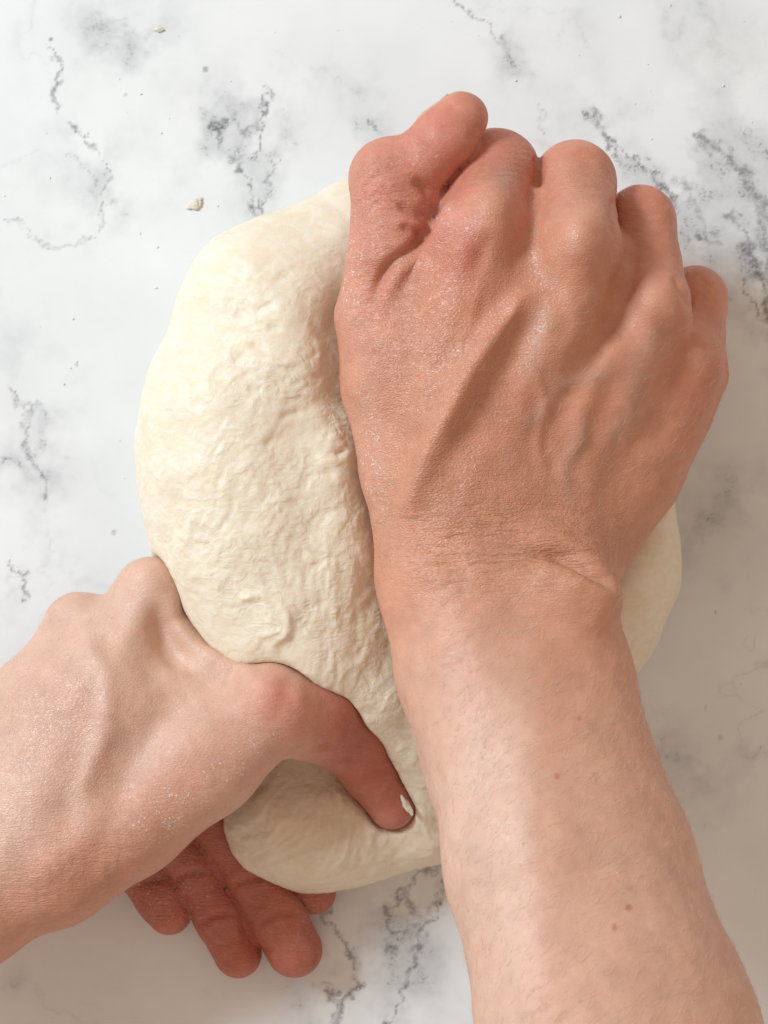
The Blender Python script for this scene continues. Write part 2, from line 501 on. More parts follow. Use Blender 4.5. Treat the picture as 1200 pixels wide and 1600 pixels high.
    for pts, st_, w, halo in VE:
        D, T, _ = polydist(wu[ins], wv[ins], pts, 90)
        wv_ = w * (0.45 + 0.9 * np.clip(0.5 + 0.8 * vnoise(p3[ins] * 3.1, 9), 0, 1.3))
        a = st_ * np.exp(-(D / np.maximum(wv_, 0.8)) ** 2)
        vein[ins] = np.maximum(vein[ins], a)
        cloud[ins] += 1.5 * halo * np.exp(-0.5 * (D / (14 + w * 3)) ** 2)
    hair = np.abs(fbm(p3[ins] * .33 + 5.0, 4, 60)); band = np.clip(.35 + vnoise(p3[ins] * .16, 66), 0, 1)
    vein[ins] = np.maximum(vein[ins], .20 * band * np.exp(-(hair / .012) ** 2))
    cloud[ins] += .16 * band * np.exp(-(hair / .12) ** 2)
    for cu, cv, su, sv, rot, a in [(20, 430, 110, 150, 20, .15), (370, 210, 70, 60, 0, .20), (240, 250, 120, 50, -30, .10), (500, 120, 90, 40, 30, .08),
            (60, 720, 60, 150, -10, .12), (110, 880, 60, 80, -30, .08), (1140, 330, 90, 90, 30, .20), (1120, 130, 90, 60, 30, .10), (1000, 230, 100, 40, 45, .06),
            (1120, 480, 120, 60, 40, .10), (640, 1460, 80, 110, 20, .22), (1070, 1200, 50, 40, 0, .12), (1110, 820, 80, 60, -40, .16), (60, 1560, 80, 50, 0, .12),
            (470, 1560, 90, 60, 0, .10), (190, 50, 60, 30, 0, .14), (790, 90, 60, 60, 0, .06)]:
        cloud += a * blob(wu, wv, cu, cv, su, sv, rot)
    cloud *= 1.7 * np.clip(.5 + .75 * fbm(p3 * .8, 4, 70, .6), .12, 1.4)
    for cu, cv, r in [(321, 108, 4.5), (1063, 729, 4.5), (196, 148, 2), (1126, 1152, 4), (120, 570, 2), (178, 832, 3.5)]:
        vein = np.maximum(vein, 0.55 * sstep(r + 1.5, r - 1, np.hypot(u - cu, v - cv)))
    warm += 0.5 * blob(wu, wv, 1100, 830, 70, 60) + 0.4 * blob(wu, wv, 1130, 70, 40, 30)
    # veins go on beyond the picture
    far = ~ins
    fp = p3[far] * np.array([0.05, 0.05, 1]); r = np.abs(fbm(fp, 4, 40))
    vein[far] = 0.5 * np.exp(-(r / 0.02) ** 2); cloud[far] = 0.25 * np.exp(-(r / 0.15) ** 2)
    nx, ny = len(xs), len(ys)
    i, j = np.meshgrid(np.arange(nx - 1), np.arange(ny - 1), indexing='ij'); a = (i * ny + j).ravel()
    Q = np.stack([a, a + ny, a + ny + 1, a + 1], 1)
    # slab: skirt and underside
    nV = len(p3); low = np.array([[-110, -110, -3], [110, -110, -3], [110, 110, -3], [-110, 110, -3]])
    V = np.vstack([p3, low])
    ct = [0, (nx - 1) * ny, nx * ny - 1, ny - 1]
    sk = [[nV + k, nV + (k + 1) % 4, ct[(k + 1) % 4], ct[k]] for k in range(4)] + [[nV + 3, nV + 2, nV + 1, nV]]
    Q = np.vstack([Q, np.array(sk)])
    z4 = np.zeros(4)
    o = build('table_top', V, Q, MARBLE, attrs={'vein': np.r_[vein, z4], 'cloud': np.r_[np.clip(cloud, 0, .6), z4], 'warm': np.r_[warm, z4]}, smooth=False)
    tag(o, 'white marble work surface with grey veins', kind='structure')
make_table()

# ================================================================== right hand: a fist pressing the dough
def right_field():
    meta = U(0.9,
        chain([(705, 880, 6.5, 80), (712, 620, 6.85, 84), (752, 380, 6.9, 68)], .3),
        chain([(770, 880, 6.5, 85), (800, 640, 6.35, 84), (896, 410, 7.0, 70)], .3),
        chain([(835, 880, 6.2, 85), (890, 680, 5.75, 82), (1012, 500, 6.0, 62)], .3),
        chain([(880, 880, 5.6, 80), (960, 720, 4.85, 82), (1065, 570, 4.8, 56)], .3),
        chain([(905, 850, 4.9, 75), (985, 735, 4.5, 78), (1040, 640, 4.2, 74)], .3),
        chain([(716, 330, 5.7, 36), (706, 390, 5.9, 62), (672, 455, 6.1, 66), (650, 540, 6.2, 70)], .3),
        chain([(720, 820, 5.0, 100), (760, 600, 5.0, 120), (820, 480, 5.0, 100)], .3))
    thumb_meta = chain([(655, 880, 6.0, 62), (634, 740, 6.0, 68), (607, 600, 6.0, 72), (592, 500, 6.0, 68)], .3)
    thumb = U(0.30,
        chain([(592, 495, 6.0, 67), (610, 400, 6.2, 66), (612, 285, 6.3, 62)], .2),
        chain([(614, 282, 6.3, 58), (655, 255, 6.4, 50), (695, 216, 6.4, 48), (722, 184, 6.4, 41)], .2),
        ball(604, 276, 6.3, 56, 1, 1.05, .95),
        ball(650, 330, 6.0, 48))
    def finger(mcp, pip, dip, tip):
        return chain([mcp, pip, dip, tip], .35)
    fi = U(.3, finger((757, 360, 7.0, 66), (774, 272, 5.3, 67), (762, 420, 2.9, 56), (760, 520, 2.9, 48)), ball(760, 345, 7.1, 62))
    fm = U(.3, finger((903, 385, 7.2, 65), (898, 284, 5.4, 61), (890, 430, 2.7, 54), (880, 540, 2.7, 48)), ball(903, 375, 7.25, 58))
    fr = U(.3, finger((1015, 478, 6.1, 60), (1001, 346, 4.7, 52), (985, 480, 2.4, 50), (960, 600, 2.4, 45)), ball(1018, 466, 6.2, 52))
    fp = U(.25, finger((1072, 560, 4.9, 54), (1087, 465, 4.0, 46), (1088, 585, 2.8, 46), (1050, 660, 2.6, 40)),
           chain([(1078, 540, 4.6, 50), (1086, 590, 4.0, 47)], .2))
    webs = U(.3, chain([(838, 320, 6.2, 30), (836, 360, 6.5, 46), (834, 410, 6.7, 54)], .2), chain([(957, 380, 5.5, 26), (954, 405, 5.9, 40), (950, 445, 6.1, 52)], .2),
             chain([(1050, 452, 4.7, 22), (1046, 512, 4.9, 40)], .2))
    hand = U(0.55, meta, U(0.12, fi, fm, fr, fp, webs))
    hand = U(0.85, hand, thumb_meta)
    hand = U(0.16, hand, thumb)
    # forearm, rising towards the person
    fo = U(0.8,
        chain([(745, 960, 6.6, 128), (765, 1060, 7.2, 125), (850, 1350, 9.2, 150), (925, 1600, 11.0, 175), (1075, 2050, 14.5, 200), (1150, 2300, 16.5, 205)], .5, .82),
        chain([(838, 950, 6.6, 120), (865, 1060, 7.0, 118), (925, 1350, 8.6, 155), (990, 1600, 10.4, 185), (1150, 2050, 14, 205), (1230, 2300, 16, 210)], .5, .82),
        chain([(690, 930, 6.1, 84), (710, 1040, 6.5, 80), (765, 1200, 7.2, 92)], .4))
    ulna = ball(892, 932, 7.7, 70, 1.15, 0.85, 0.8)
    carp = chain([(700, 900, 6.3, 95), (850, 885, 6.3, 95)], .3, .85)
    fo = U(0.7, fo, ulna)
    return U(0.7, hand, carp, fo)
right_f = right_field()

def finish_hand(f, lo, hi, h, detail, tone):
    V, Q = mesh_from_field(f, lo, hi, h, 2)
    N = normals(V, Q); u, v = to_uv(V)
    w = sstep(-0.15, 0.35, N[:, 2])
    V = (V + N * (detail(u, v, V, N) * w)[:, None]).astype(F32)
    N = normals(V, Q); u, v = to_uv(V)
    return V, Q, N, tone(u, v, V, N)

def right_detail(u, v, V, N):
    R = lambda p, a, s, t=.2: ridge(u, v, p, a, s, t)
    d = np.zeros(len(u), F32)
    # tendons and veins on the back of the hand
    d += R([(858, 430), (800, 488), (745, 560), (690, 670), (650, 770), (635, 830)], .34, 14, .22)
    d -= R([(868, 470), (826, 520), (776, 600), (726, 690), (690, 770)], .13, 20, .25)
    d -= R([(800, 440), (745, 510), (690, 590), (650, 660)], .17, 25, .25)
    d += R([(890, 410), (850, 520), (810, 640), (790, 760)], .07, 16, .3)
    d += R([(1010, 500), (950, 560), (905, 650), (885, 740)], .14, 15, .3)
    d -= R([(1000, 560), (960, 620), (920, 690)], .08, 18, .3)
    d += R([(1060, 580), (1000, 640), (930, 720), (905, 800)], .06, 15, .3)
    d += R([(915, 640), (905, 690), (880, 735), (895, 800)], .07, 9, .3)
    d += R([(985, 560), (930, 590), (880, 600), (850, 640), (800, 690)], .05, 9, .3)
    d += R([(752, 420), (738, 500), (700, 580), (690, 640)], .05, 8, .3) + R([(820, 560), (850, 620), (840, 700), (860, 770)], .055, 7, .3) + R([(960, 600), (985, 650), (970, 720)], .05, 7, .3) + R([(880, 440), (900, 500), (890, 560)], .06, 10, .3)
    d += R([(720, 690), (735, 760), (700, 820), (640, 850)], .04, 12, .3)
    # knuckle bumps and hollows
    d += .20 * blob(u, v, 770, 338, 22, 34, 10) + .15 * blob(u, v, 724, 398, 20, 24, 10)
    d -= .10 * blob(u, v, 750, 400, 10, 26, 25)
    d += .24 * blob(u, v, 910, 366, 24, 36, 15)
    d += .15 * blob(u, v, 1030, 470, 26, 28, 30) + .08 * blob(u, v, 1085, 545, 22, 26, 30)
    d -= .21 * blob(u, v, 826, 388, 16, 46, -10) + .13 * blob(u, v, 970, 450, 18, 40, -25) + .16 * blob(u, v, 1052, 530, 13, 32, -35)
    d -= .14 * blob(u, v, 872, 460, 24, 30, 20)
    d -= .12 * blob(u, v, 972, 515, 30, 20, 40)
    d += .04 * blob(u, v, 800, 262, 20, 16) + .04 * blob(u, v, 905, 285, 18, 14)
    # clefts between the fingers
    d -= R([(838, 236), (842, 262), (840, 300)], .12, 5, .25) + R([(957, 305), (955, 335), (953, 372)], .12, 5, .25) + R([(1050, 428), (1064, 458), (1088, 490)], .10, 5, .25)
    # fold between thumb and hand
    d -= R([(690, 305), (680, 328), (668, 362), (640, 391), (612, 411), (593, 441), (578, 495)], .26, 6.5, .25)
    d += R([(708, 302), (692, 342), (682, 374), (654, 404), (628, 426), (608, 458), (594, 505)], .15, 12, .25)
    d -= R([(643, 276), (660, 292), (674, 303)], .13, 5, .35)
    d -= R([(616, 317), (645, 333), (670, 346)], .15, 5, .3)
    d -= R([(620, 352), (645, 359), (666, 367)], .13, 4.5, .3)
    d += .11 * blob(u, v, 656, 314, 18, 13, 35) + .10 * blob(u, v, 650, 350, 18, 10, 20) + .06 * blob(u, v, 628, 384, 18, 10, 10)
    d += .05 * blob(u, v, 690, 255, 26, 18, -40)
    for i, (a, b) in enumerate([((560, 300), (600, 262)), ((568, 318), (612, 282)), ((556, 285), (590, 250)), ((575, 262), (602, 240)), ((566, 335), (604, 305))]):
        d -= R([a, ((a[0] + b[0]) / 2 + 5, (a[1] + b[1]) / 2 - 4), b], .022, 2.6, .3)
    for i in range(7):
        y = 420 + i * 14
        d -= R([(545 + i * 2, y + 10), (565, y), (590 - i, y - 12)], .016, 2.4, .3)
    # wrist creases where the hand bends back
    d -= R([(795, 872), (845, 864), (885, 872), (925, 893), (952, 912), (966, 940)], .34, 7, .4)
    d += R([(820, 842), (880, 842), (930, 866), (962, 900)], .10, 12, .25)
    d += R([(830, 890), (880, 898), (925, 920)], .05, 14, .25)
    for i, (y, a, x0, x1, dy) in enumerate([(884, .05, 640, 815, -6), (870, .03, 650, 800, -4), (856, .028, 660, 830, -6), (842, .024, 665, 840, -8),
                                             (826, .02, 670, 850, -10), (898, .026, 660, 800, -4), (810, .016, 690, 860, -12), (852, .04, 850, 945, 26), (838, .03, 850, 955, 34), (824, .024, 860, 960, 40), (908, .02, 690, 790, -3)]):
        mx = (x0 + x1) / 2
        d -= R([(x0, y + 3), (mx - 30, y + dy * .3 + 4 * math.sin(i * 2.1)), (mx + 30, y + dy * .5), (x1, y + dy)], a, 3.2, .35)
    # little creases over the finger joints
    for cx, cy, wd, an in [(800, 256, 34, 5), (902, 272, 34, 5), (1006, 340, 28, 20), (1090, 465, 22, 35)]:
        for k in range(6):
            yy = cy - 26 + k * 10; ca, sa = math.cos(math.radians(an)), math.sin(math.radians(an))
            pt = [(cx + ca * q * wd - sa * (yy - cy + 5 * q * q), cy + sa * q * wd + ca * (yy - cy + 5 * q * q)) for q in (-1, -.3, .4, 1)]
            d -= R(pt, .018, 2.6, .35)
    # forearm muscle edge
    d += R([(800, 1020), (838, 1120), (845, 1300), (840, 1500), (850, 1640)], .10, 34, .25)
    d -= .10 * blob(u, v, 800, 985, 34, 22, -10)
    d += .06 * blob(u, v, 715, 960, 40, 26)
    d += .05 * vnoise(V * 0.7, 3) + .018 * fbm(V * 2.0, 2, 5)
    # cross-hatched crumple of the skin, strongest at wrist and knuckles
    cr = np.clip(blob(u, v, 790, 850, 150, 60) + .7 * blob(u, v, 590, 300, 40, 60) + .45 * blob(u, v, 640, 620, 60, 140) + .35 * blob(u, v, 880, 330, 160, 60), 0, 1)
    X = V * np.array([1.2, 5.0, 1.2], F32)
    d += cr * .022 * (1 - 2 * np.abs(fbm(X, 2, 61)))
    return d

PALE = np.array([0.70, 0.475, 0.365]); TAN = np.array([0.60, 0.272, 0.168]); RED = np.array([0.585, 0.195, 0.13]); VEIN = np.array([0.47, 0.30, 0.235])
def lerp(a, b, t): return a * (1 - t[:, None]) + b * t[:, None]
def right_tone(u, v, V, N):
    c = np.tile(TAN, (len(u), 1))
    # forearm: paler skin; left side lighter still, window light painted into the tone
    edge = 838 + (v - 1100) * 0.03 + 6 * vnoise(V * 0.8, 12)
    inner = sstep(60, -50, u - edge) * sstep(820, 1250, v + 0.25 * (u - 760))
    outer_p = 0.48 * sstep(820, 1350, v)
    c = lerp(c, PALE, np.clip(np.maximum(inner * 0.80, outer_p), 0, 1))
    red = (blob(u, v, 640, 280, 110, 130) * .95 + blob(u, v, 720, 190, 60, 60) * .5 + blob(u, v, 728, 400, 26, 32) * .5 + blob(u, v, 775, 350, 40, 30) * .35
           + blob(u, v, 900, 385, 55, 40) * .4 + blob(u, v, 880, 250, 180, 60) * .55 + blob(u, v, 1010, 330, 60, 70) * .4 + blob(u, v, 1100, 480, 60, 90) * .5
           + blob(u, v, 1090, 600, 40, 60) * .4 + blob(u, v, 940, 640, 60, 40) * .25 + blob(u, v, 800, 640, 50, 60) * .25 + blob(u, v, 560, 480, 50, 120) * .4)
    c = lerp(c, RED, np.clip(red * (0.8 + 0.3 * vnoise(V * 1.3, 21)), 0, 1))
    kn = .5 * blob(u, v, 770, 330, 22, 40, 0) + .5 * blob(u, v, 912, 355, 24, 44, 10) + .4 * blob(u, v, 1036, 465, 22, 30, 30) + .4 * blob(u, v, 1090, 540, 18, 26, 30) + .35 * blob(u, v, 850, 400, 26, 20)
    c = lerp(c, np.array([.66, .36, .235]), np.clip(kn, 0, 1))
    vn = np.zeros(len(u))
    for p, s in [([(985, 560), (930, 590), (880, 600), (850, 640), (800, 690)], 9), ([(915, 640), (905, 690), (880, 735), (895, 800)], 10),
                 ([(1060, 500), (1000, 560), (990, 640), (930, 720)], 12), ([(860, 470), (840, 520), (830, 600)], 14), ([(800, 262), (780, 300)], 10)]:
        vn = np.maximum(vn, ridge(u, v, p, .35, s, .2))
    c = lerp(c, VEIN, vn)
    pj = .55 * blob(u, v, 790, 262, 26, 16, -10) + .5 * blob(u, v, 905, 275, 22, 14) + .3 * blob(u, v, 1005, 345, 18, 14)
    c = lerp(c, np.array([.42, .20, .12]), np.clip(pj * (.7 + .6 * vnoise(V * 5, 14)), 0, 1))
    for cu, cv, r in [(870, 1213, 4), (960, 1449, 5), (982, 1418, 5), (736, 1050, 2.0), (905, 1123, 2.5)]:
        c = lerp(c, np.array([0.50, 0.16, 0.09]), .75 * sstep(r + 2, r - 1, np.hypot(u - cu, v - cv)))
    c *= (1 + 0.07 * fbm(V * 1.6, 3, 30))[:, None]
    fl = (blob(u, v, 548, 440, 18, 60) + blob(u, v, 650, 245, 30, 22) * .8 + .6 * blob(u, v, 590, 330, 40, 60) + blob(u, v, 585, 750, 20, 70, -12)
          + .8 * blob(u, v, 572, 640, 16, 70, -8) + .9 * blob(u, v, 690, 330, 22, 26) + .9 * blob(u, v, 1125, 545, 10, 22) + .5 * blob(u, v, 720, 200, 26, 30) + .35 * blob(u, v, 610, 460, 30, 60))
    gr = np.clip(0.25 + .9 * blob(u, v, 690, 560, 110, 190) + .5 * blob(u, v, 800, 800, 160, 80) + .4 * blob(u, v, 900, 400, 160, 90), 0, 1.1)
    ln = np.clip(.12 + blob(u, v, 800, 850, 150, 50) + .5 * blob(u, v, 595, 300, 45, 60) + .4 * blob(u, v, 600, 440, 40, 60) + .6 * blob(u, v, 800, 262, 40, 30) + .6 * blob(u, v, 905, 278, 40, 30) + .5 * blob(u, v, 1005, 345, 36, 30) + .35 * blob(u, v, 720, 620, 120, 140), 0, 1) * sstep(1150, 950, v)
    return {'tone': np.clip(c, 0, 1), 'flour': np.clip(fl, 0, 1), 'grain': gr, 'lines': ln}

# ================================================================== left hand: thumb dug into the dough, fingers under it
def left_field():
    meta = U(0.9,
        chain([(60, 1290, 4.6, 105), (150, 1090, 4.4, 92), (232, 928, 4.1, 52)], .4),
        chain([(20, 1280, 4.2, 105), (70, 1110, 3.9, 90), (125, 982, 3.5, 50)], .4),
        chain([(-20, 1270, 3.4, 100), (0, 1165, 2.9, 80), (40, 1085, 2.6, 50)], .4),
        chain([(-60, 1310, 2.8, 90), (-50, 1230, 2.3, 72), (-10, 1170, 2.0, 48)], .4),
        chain([(100, 1240, 4.6, 110), (200, 1130, 4.5, 92), (300, 1080, 4.6, 60)], .4))
    tm = chain([(90, 1345, 4.9, 100), (200, 1275, 5.0, 92), (320, 1190, 5.1, 84), (425, 1110, 5.2, 66)], .4)
    web = U(.5, chain([(238, 935, 3.9, 46), (285, 1010, 4.1, 40), (350, 1065, 4.5, 42), (415, 1090, 5.0, 50)], .4))
    th = U(.3, chain([(428, 1110, 5.3, 69), (488, 1120, 4.4, 68), (548, 1145, 3.1, 62)], .2),
           chain([(548, 1147, 3.1, 60), (577, 1200, 2.75, 47), (612, 1260, 2.55, 36)], .2), ball(425, 1100, 5.35, 62))
    fi = chain([(236, 930, 4.0, 52), (315, 1090, 1.0, 42), (425, 1270, .85, 38), (493, 1396, .72, 32)], .25)
    fm = chain([(125, 985, 3.4, 52), (250, 1170, 1.2, 46), (390, 1365, .95, 41), (430, 1430, .98, 45), (460, 1484, .95, 44)], .25)
    fr = chain([(40, 1085, 2.6, 48), (170, 1200, 1.2, 45), (304, 1362, .9, 38), (342, 1432, .9, 38), (372, 1491, .85, 37)], .25)
    fp = chain([(-8, 1170, 2.1, 46), (110, 1260, 1.1, 42), (205, 1348, .9, 36), (250, 1402, .85, 38), (265, 1426, .85, 35)], .25)
    hand = U(0.5, meta, U(0.03, fi, fm, fr, fp))
    hand = U(0.7, hand, tm)
    hand = U(0.35, hand, web)
    hand = U(0.25, hand, th)
    fo = U(0.8,
        chain([(40, 1330, 4.6, 125), (-80, 1400, 5.0, 125), (-300, 1520, 6.6, 150), (-600, 1680, 8.5, 180)], .5, .85),
        chain([(10, 1290, 4.1, 118), (-100, 1370, 4.5, 118), (-320, 1470, 6.2, 150), (-620, 1600, 8.2, 180)], .5, .85))
    return U(0.6, hand, fo)
left_f = left_field()
def left_detail(u, v, V, N):
    R = lambda p, a, s, t=.2: ridge(u, v, p, a, s, t)
    d = np.zeros(len(u), F32)
    hi = sstep(2.0, 2.6, V[:, 2])        # features of the back of the hand, not of the fingers below
    d += hi * R([(222, 905), (205, 990), (185, 1080), (160, 1180), (110, 1290)], .07, 20, .25)
    d += hi * R([(130, 955), (140, 1010), (165, 1060), (160, 1150), (130, 1230), (120, 1300)], .11, 12, .25)
    d += hi * R([(400, 1080), (320, 1120), (240, 1180), (170, 1260), (120, 1330)], .10, 22, .25)
    d -= hi * R([(300, 1090), (235, 1160), (190, 1235), (140, 1330)], .08, 20, .25)
    d += hi * R([(150, 1230), (140, 1290), (100, 1340), (20, 1390)], .09, 16, .25)
    d -= hi * .17 * blob(u, v, 190, 1230, 24, 44, 35)
    d -= hi * .08 * blob(u, v, 110, 1260, 20, 30, 20)
    d -= hi * .12 * blob(u, v, 178, 955, 26, 34, 20)
    d += hi * .10 * blob(u, v, 235, 900, 26, 26) + hi * .08 * blob(u, v, 122, 955, 24, 20)
    # stretched web
    d += hi * R([(262, 920), (272, 970), (310, 1015), (365, 1042), (410, 1048)], .19, 9, .2)
    d -= hi * R([(245, 930), (252, 985), (290, 1040), (350, 1070)], .21, 15, .3)
    # thumb joint
    d += hi * .09 * blob(u, v, 422, 1080, 28, 26) + hi * .05 * blob(u, v, 480, 1110, 24, 24) - hi * .07 * blob(u, v, 445, 1085, 12, 30, 20)
    d -= hi * R([(465, 1185), (500, 1170), (528, 1160)], .13, 5, .3) - hi * R([(480, 1200), (520, 1190), (550, 1180)], .04, 9, .3)
    d -= hi * R([(490, 1195), (530, 1188), (562, 1182)], .10, 4, .3)
    # crumples over the wrist
    for i in range(9):
        x = 40 + i * 18
        d -= hi * R([(x, 1440 - i * 9), (x + 6, 1390 - i * 9), (x - 2, 1330 - i * 9)], .005, 3.5, .3)
    # finger joints seen from the pads
    lo_ = 1 - hi
    for p in [[(355, 1392), (385, 1375), (425, 1372)], [(262, 1382), (295, 1365), (330, 1362)], [(398, 1452), (430, 1430), (475, 1425)], [(305, 1450), (335, 1430), (372, 1428)], [(205, 1390), (235, 1375), (270, 1372)]]:
        d -= lo_ * R(p, .10, 4.5, .25)
    d += .04 * vnoise(V * 0.8, 43) + .014 * fbm(V * 2.2, 2, 45)
    cr = np.clip(blob(u, v, 120, 1360, 110, 60, -35) + .4 * blob(u, v, 100, 1100, 120, 150), 0, 1)
    X = np.stack([V[:, 0] * 3.6 + V[:, 1] * 2.2, V[:, 1] * 1.2 - V[:, 0], V[:, 2] * 1.2], 1)
    d += hi * cr * .005 * (1 - 2 * np.abs(fbm(X, 2, 71)))
    return d
def left_tone(u, v, V, N):
    c = np.tile(lerp(TAN[None], PALE, np.array([.75])), (len(u), 1))
    c = lerp(c, TAN, np.clip(.8 * sstep(-120, 60, (v - 1330) + .75 * (u - 150)) * sstep(400, 200, u), 0, 1))  # shading of the lower wrist side painted in with the tan
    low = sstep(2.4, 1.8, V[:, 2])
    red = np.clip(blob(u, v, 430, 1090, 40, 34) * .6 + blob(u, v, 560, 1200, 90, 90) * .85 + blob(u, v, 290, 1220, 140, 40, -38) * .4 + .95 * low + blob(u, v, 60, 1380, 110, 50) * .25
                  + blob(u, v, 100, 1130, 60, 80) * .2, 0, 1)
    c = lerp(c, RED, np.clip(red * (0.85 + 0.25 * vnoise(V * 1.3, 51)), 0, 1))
    c = lerp(c, np.array([.47, .125, .078]), np.clip(.85 * low + .75 * sstep(470, 545, u) * sstep(1040, 1080, v), 0, 1))  # flushed pads; shade on lower fingers and thumb also painted into this red
    vn = np.maximum(ridge(u, v, [(130, 955), (140, 1010), (165, 1060), (160, 1150), (130, 1230)], .2, 14, .2), 0)
    c = lerp(c, np.array([.66, .45, .37]), vn)
    c *= (1 + 0.07 * fbm(V * 1.6, 3, 55))[:, None]
    fl = (.75 * blob(u, v, 310, 1240, 110, 34, -36) + 1.0 * blob(u, v, 235, 1290, 40, 22, -40) + .35 * blob(u, v, 150, 1180, 120, 80) + .5 * blob(u, v, 400, 1170, 60, 26, -36)
          + low * (.55 * blob(u, v, 240, 1380, 50, 50) + .5 * blob(u, v, 480, 1420, 30, 50) + .4 * blob(u, v, 330, 1400, 60, 50)))
    gr = np.clip(.45 + .5 * blob(u, v, 80, 1150, 120, 120), 0, 1)
    ln = np.clip(.15 + .5 * blob(u, v, 80, 1360, 120, 70) + .6 * low + .4 * blob(u, v, 520, 1170, 60, 50), 0, 1)
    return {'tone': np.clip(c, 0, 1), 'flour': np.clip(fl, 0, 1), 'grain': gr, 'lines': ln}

VR, QR, NR, AR = finish_hand(right_f, (-2.4, -32, 0.6), (12.5, 13.0, 20), 0.24, right_detail, right_tone)
print('right hand', len(VR), time.time() - T0)
right_hand = build('hand', VR, QR, SKIN, attrs=AR)
tag(right_hand, 'right hand clenched in a fist with its forearm, pressing down on the dough', 'hand', 'hands kneading the dough')
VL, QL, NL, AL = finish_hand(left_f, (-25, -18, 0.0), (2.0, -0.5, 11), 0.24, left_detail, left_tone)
VL[:, 2] = np.maximum(VL[:, 2], 0.01)
print('left hand', len(VL), time.time() - T0)
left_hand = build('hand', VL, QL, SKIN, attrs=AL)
tag(left_hand, 'left hand gripping the lower end of the dough, thumb dug in, fingertips underneath', 'hand', 'hands kneading the dough')

# ------------------------------------------------------------------ thumbnails
def nail(f, a, b, up, half, parent, name='thumbnail'):
    a = np.asarray(a, F32); b = np.asarray(b, F32); ax = (b - a); L = np.linalg.norm(ax); ax = ax / L
    up = np.asarray(up, F32); up = up - ax * (up @ ax); up /= np.linalg.norm(up); sd = np.cross(ax, up)
    n, m = 14, 16; pts = []
    for i in range(n):
        for j in range(m):
            s = i / (n - 1); q = j / (m - 1) * 2 - 1
            ang = q * half * (1 - 0.25 * (2 * s - 1) ** 4) ; so = s + 0.10 * (1 - q * q) * (s - 0.35)
            o = a + ax * L * so; dr = up * math.cos(ang) + sd * math.sin(ang)
            r = np.linspace(0.1, 2.0, 240, dtype=F32); dd = f((o + r[:, None] * dr).astype(F32))
            k = np.argmax(dd > 0); e = min(1, (1 - abs(q)) * 6, s * 7 + .1)
            pts.append(o + dr * (r[k] - 0.02 + 0.045 * e))
    F = [[i * m + j, i * m + j + 1, (i + 1) * m + j + 1, (i + 1) * m + j] for i in range(n - 1) for j in range(m - 1)]
    o = build(name, np.array(pts), F, NAIL, parent)
    mo = o.modifiers.new('t', 'SOLIDIFY'); mo.thickness = 0.0004; mo.offset = 0
    return o
nail(right_f, P(688, 221, 6.4), P(728, 176, 6.4), (-0.75, 0.6, -0.22), 0.72, right_hand)

# ================================================================== the dough
def dough_field():
    main = chain([(565, 392, 2.6, 112), (442, 500, 2.9, 156), (398, 640, 3.1, 164), (394, 740, 3.15, 168), (424, 850, 3.1, 172), (468, 945, 3.0, 166),
                  (533, 1020, 3.0, 132), (598, 1080, 3.0, 92), (643, 1150, 2.6, 62), (662, 1220, 2.1, 50), (672, 1290, 1.6, 48)], .8, .98)
    inner = chain([(575, 470, 3.1, 122), (575, 700, 3.7, 138), (600, 880, 3.7, 130), (635, 1010, 3.2, 95)], .6)
    low = U(.6, chain([(438, 1288, 1.5, 94), (490, 1298, 1.45, 94), (570, 1288, 1.15, 84), (650, 1280, .95, 68)], .5, .9),
            chain([(450, 1180, 1.0, 110), (560, 1190, .8, 105), (640, 1230, .9, 75)], .5, .65))
    under = chain([(720, 480, 1.5, 130), (760, 650, 1.6, 170), (860, 820, 1.6, 190), (878, 900, 1.6, 176), (862, 975, 1.5, 148), (760, 1060, 1.4, 110)], .6, .8)
    d = U(0.9, main, inner, low)
    d = U(1.2, d, under)
    lump = lambda X: vnoise(X * 0.42, 80) * F32(.16) + vnoise(X * 1.0, 81) * F32(.06)
    def ev(X):
        k = d(X)
        near = np.abs(k) < 1
        k[near] = k[near] + lump(X[near])
        k = -smin(-k, X[:, 2] - F32(0.02), 0.5)          # rests on the table
        k = -smin(-k, right_f(X) - F32(0.10), 1.3)     # pushed aside by the hands
        k = -smin(-k, left_f(X) - F32(0.02), 0.30)
        return k
    return ev
dough_f = dough_field()
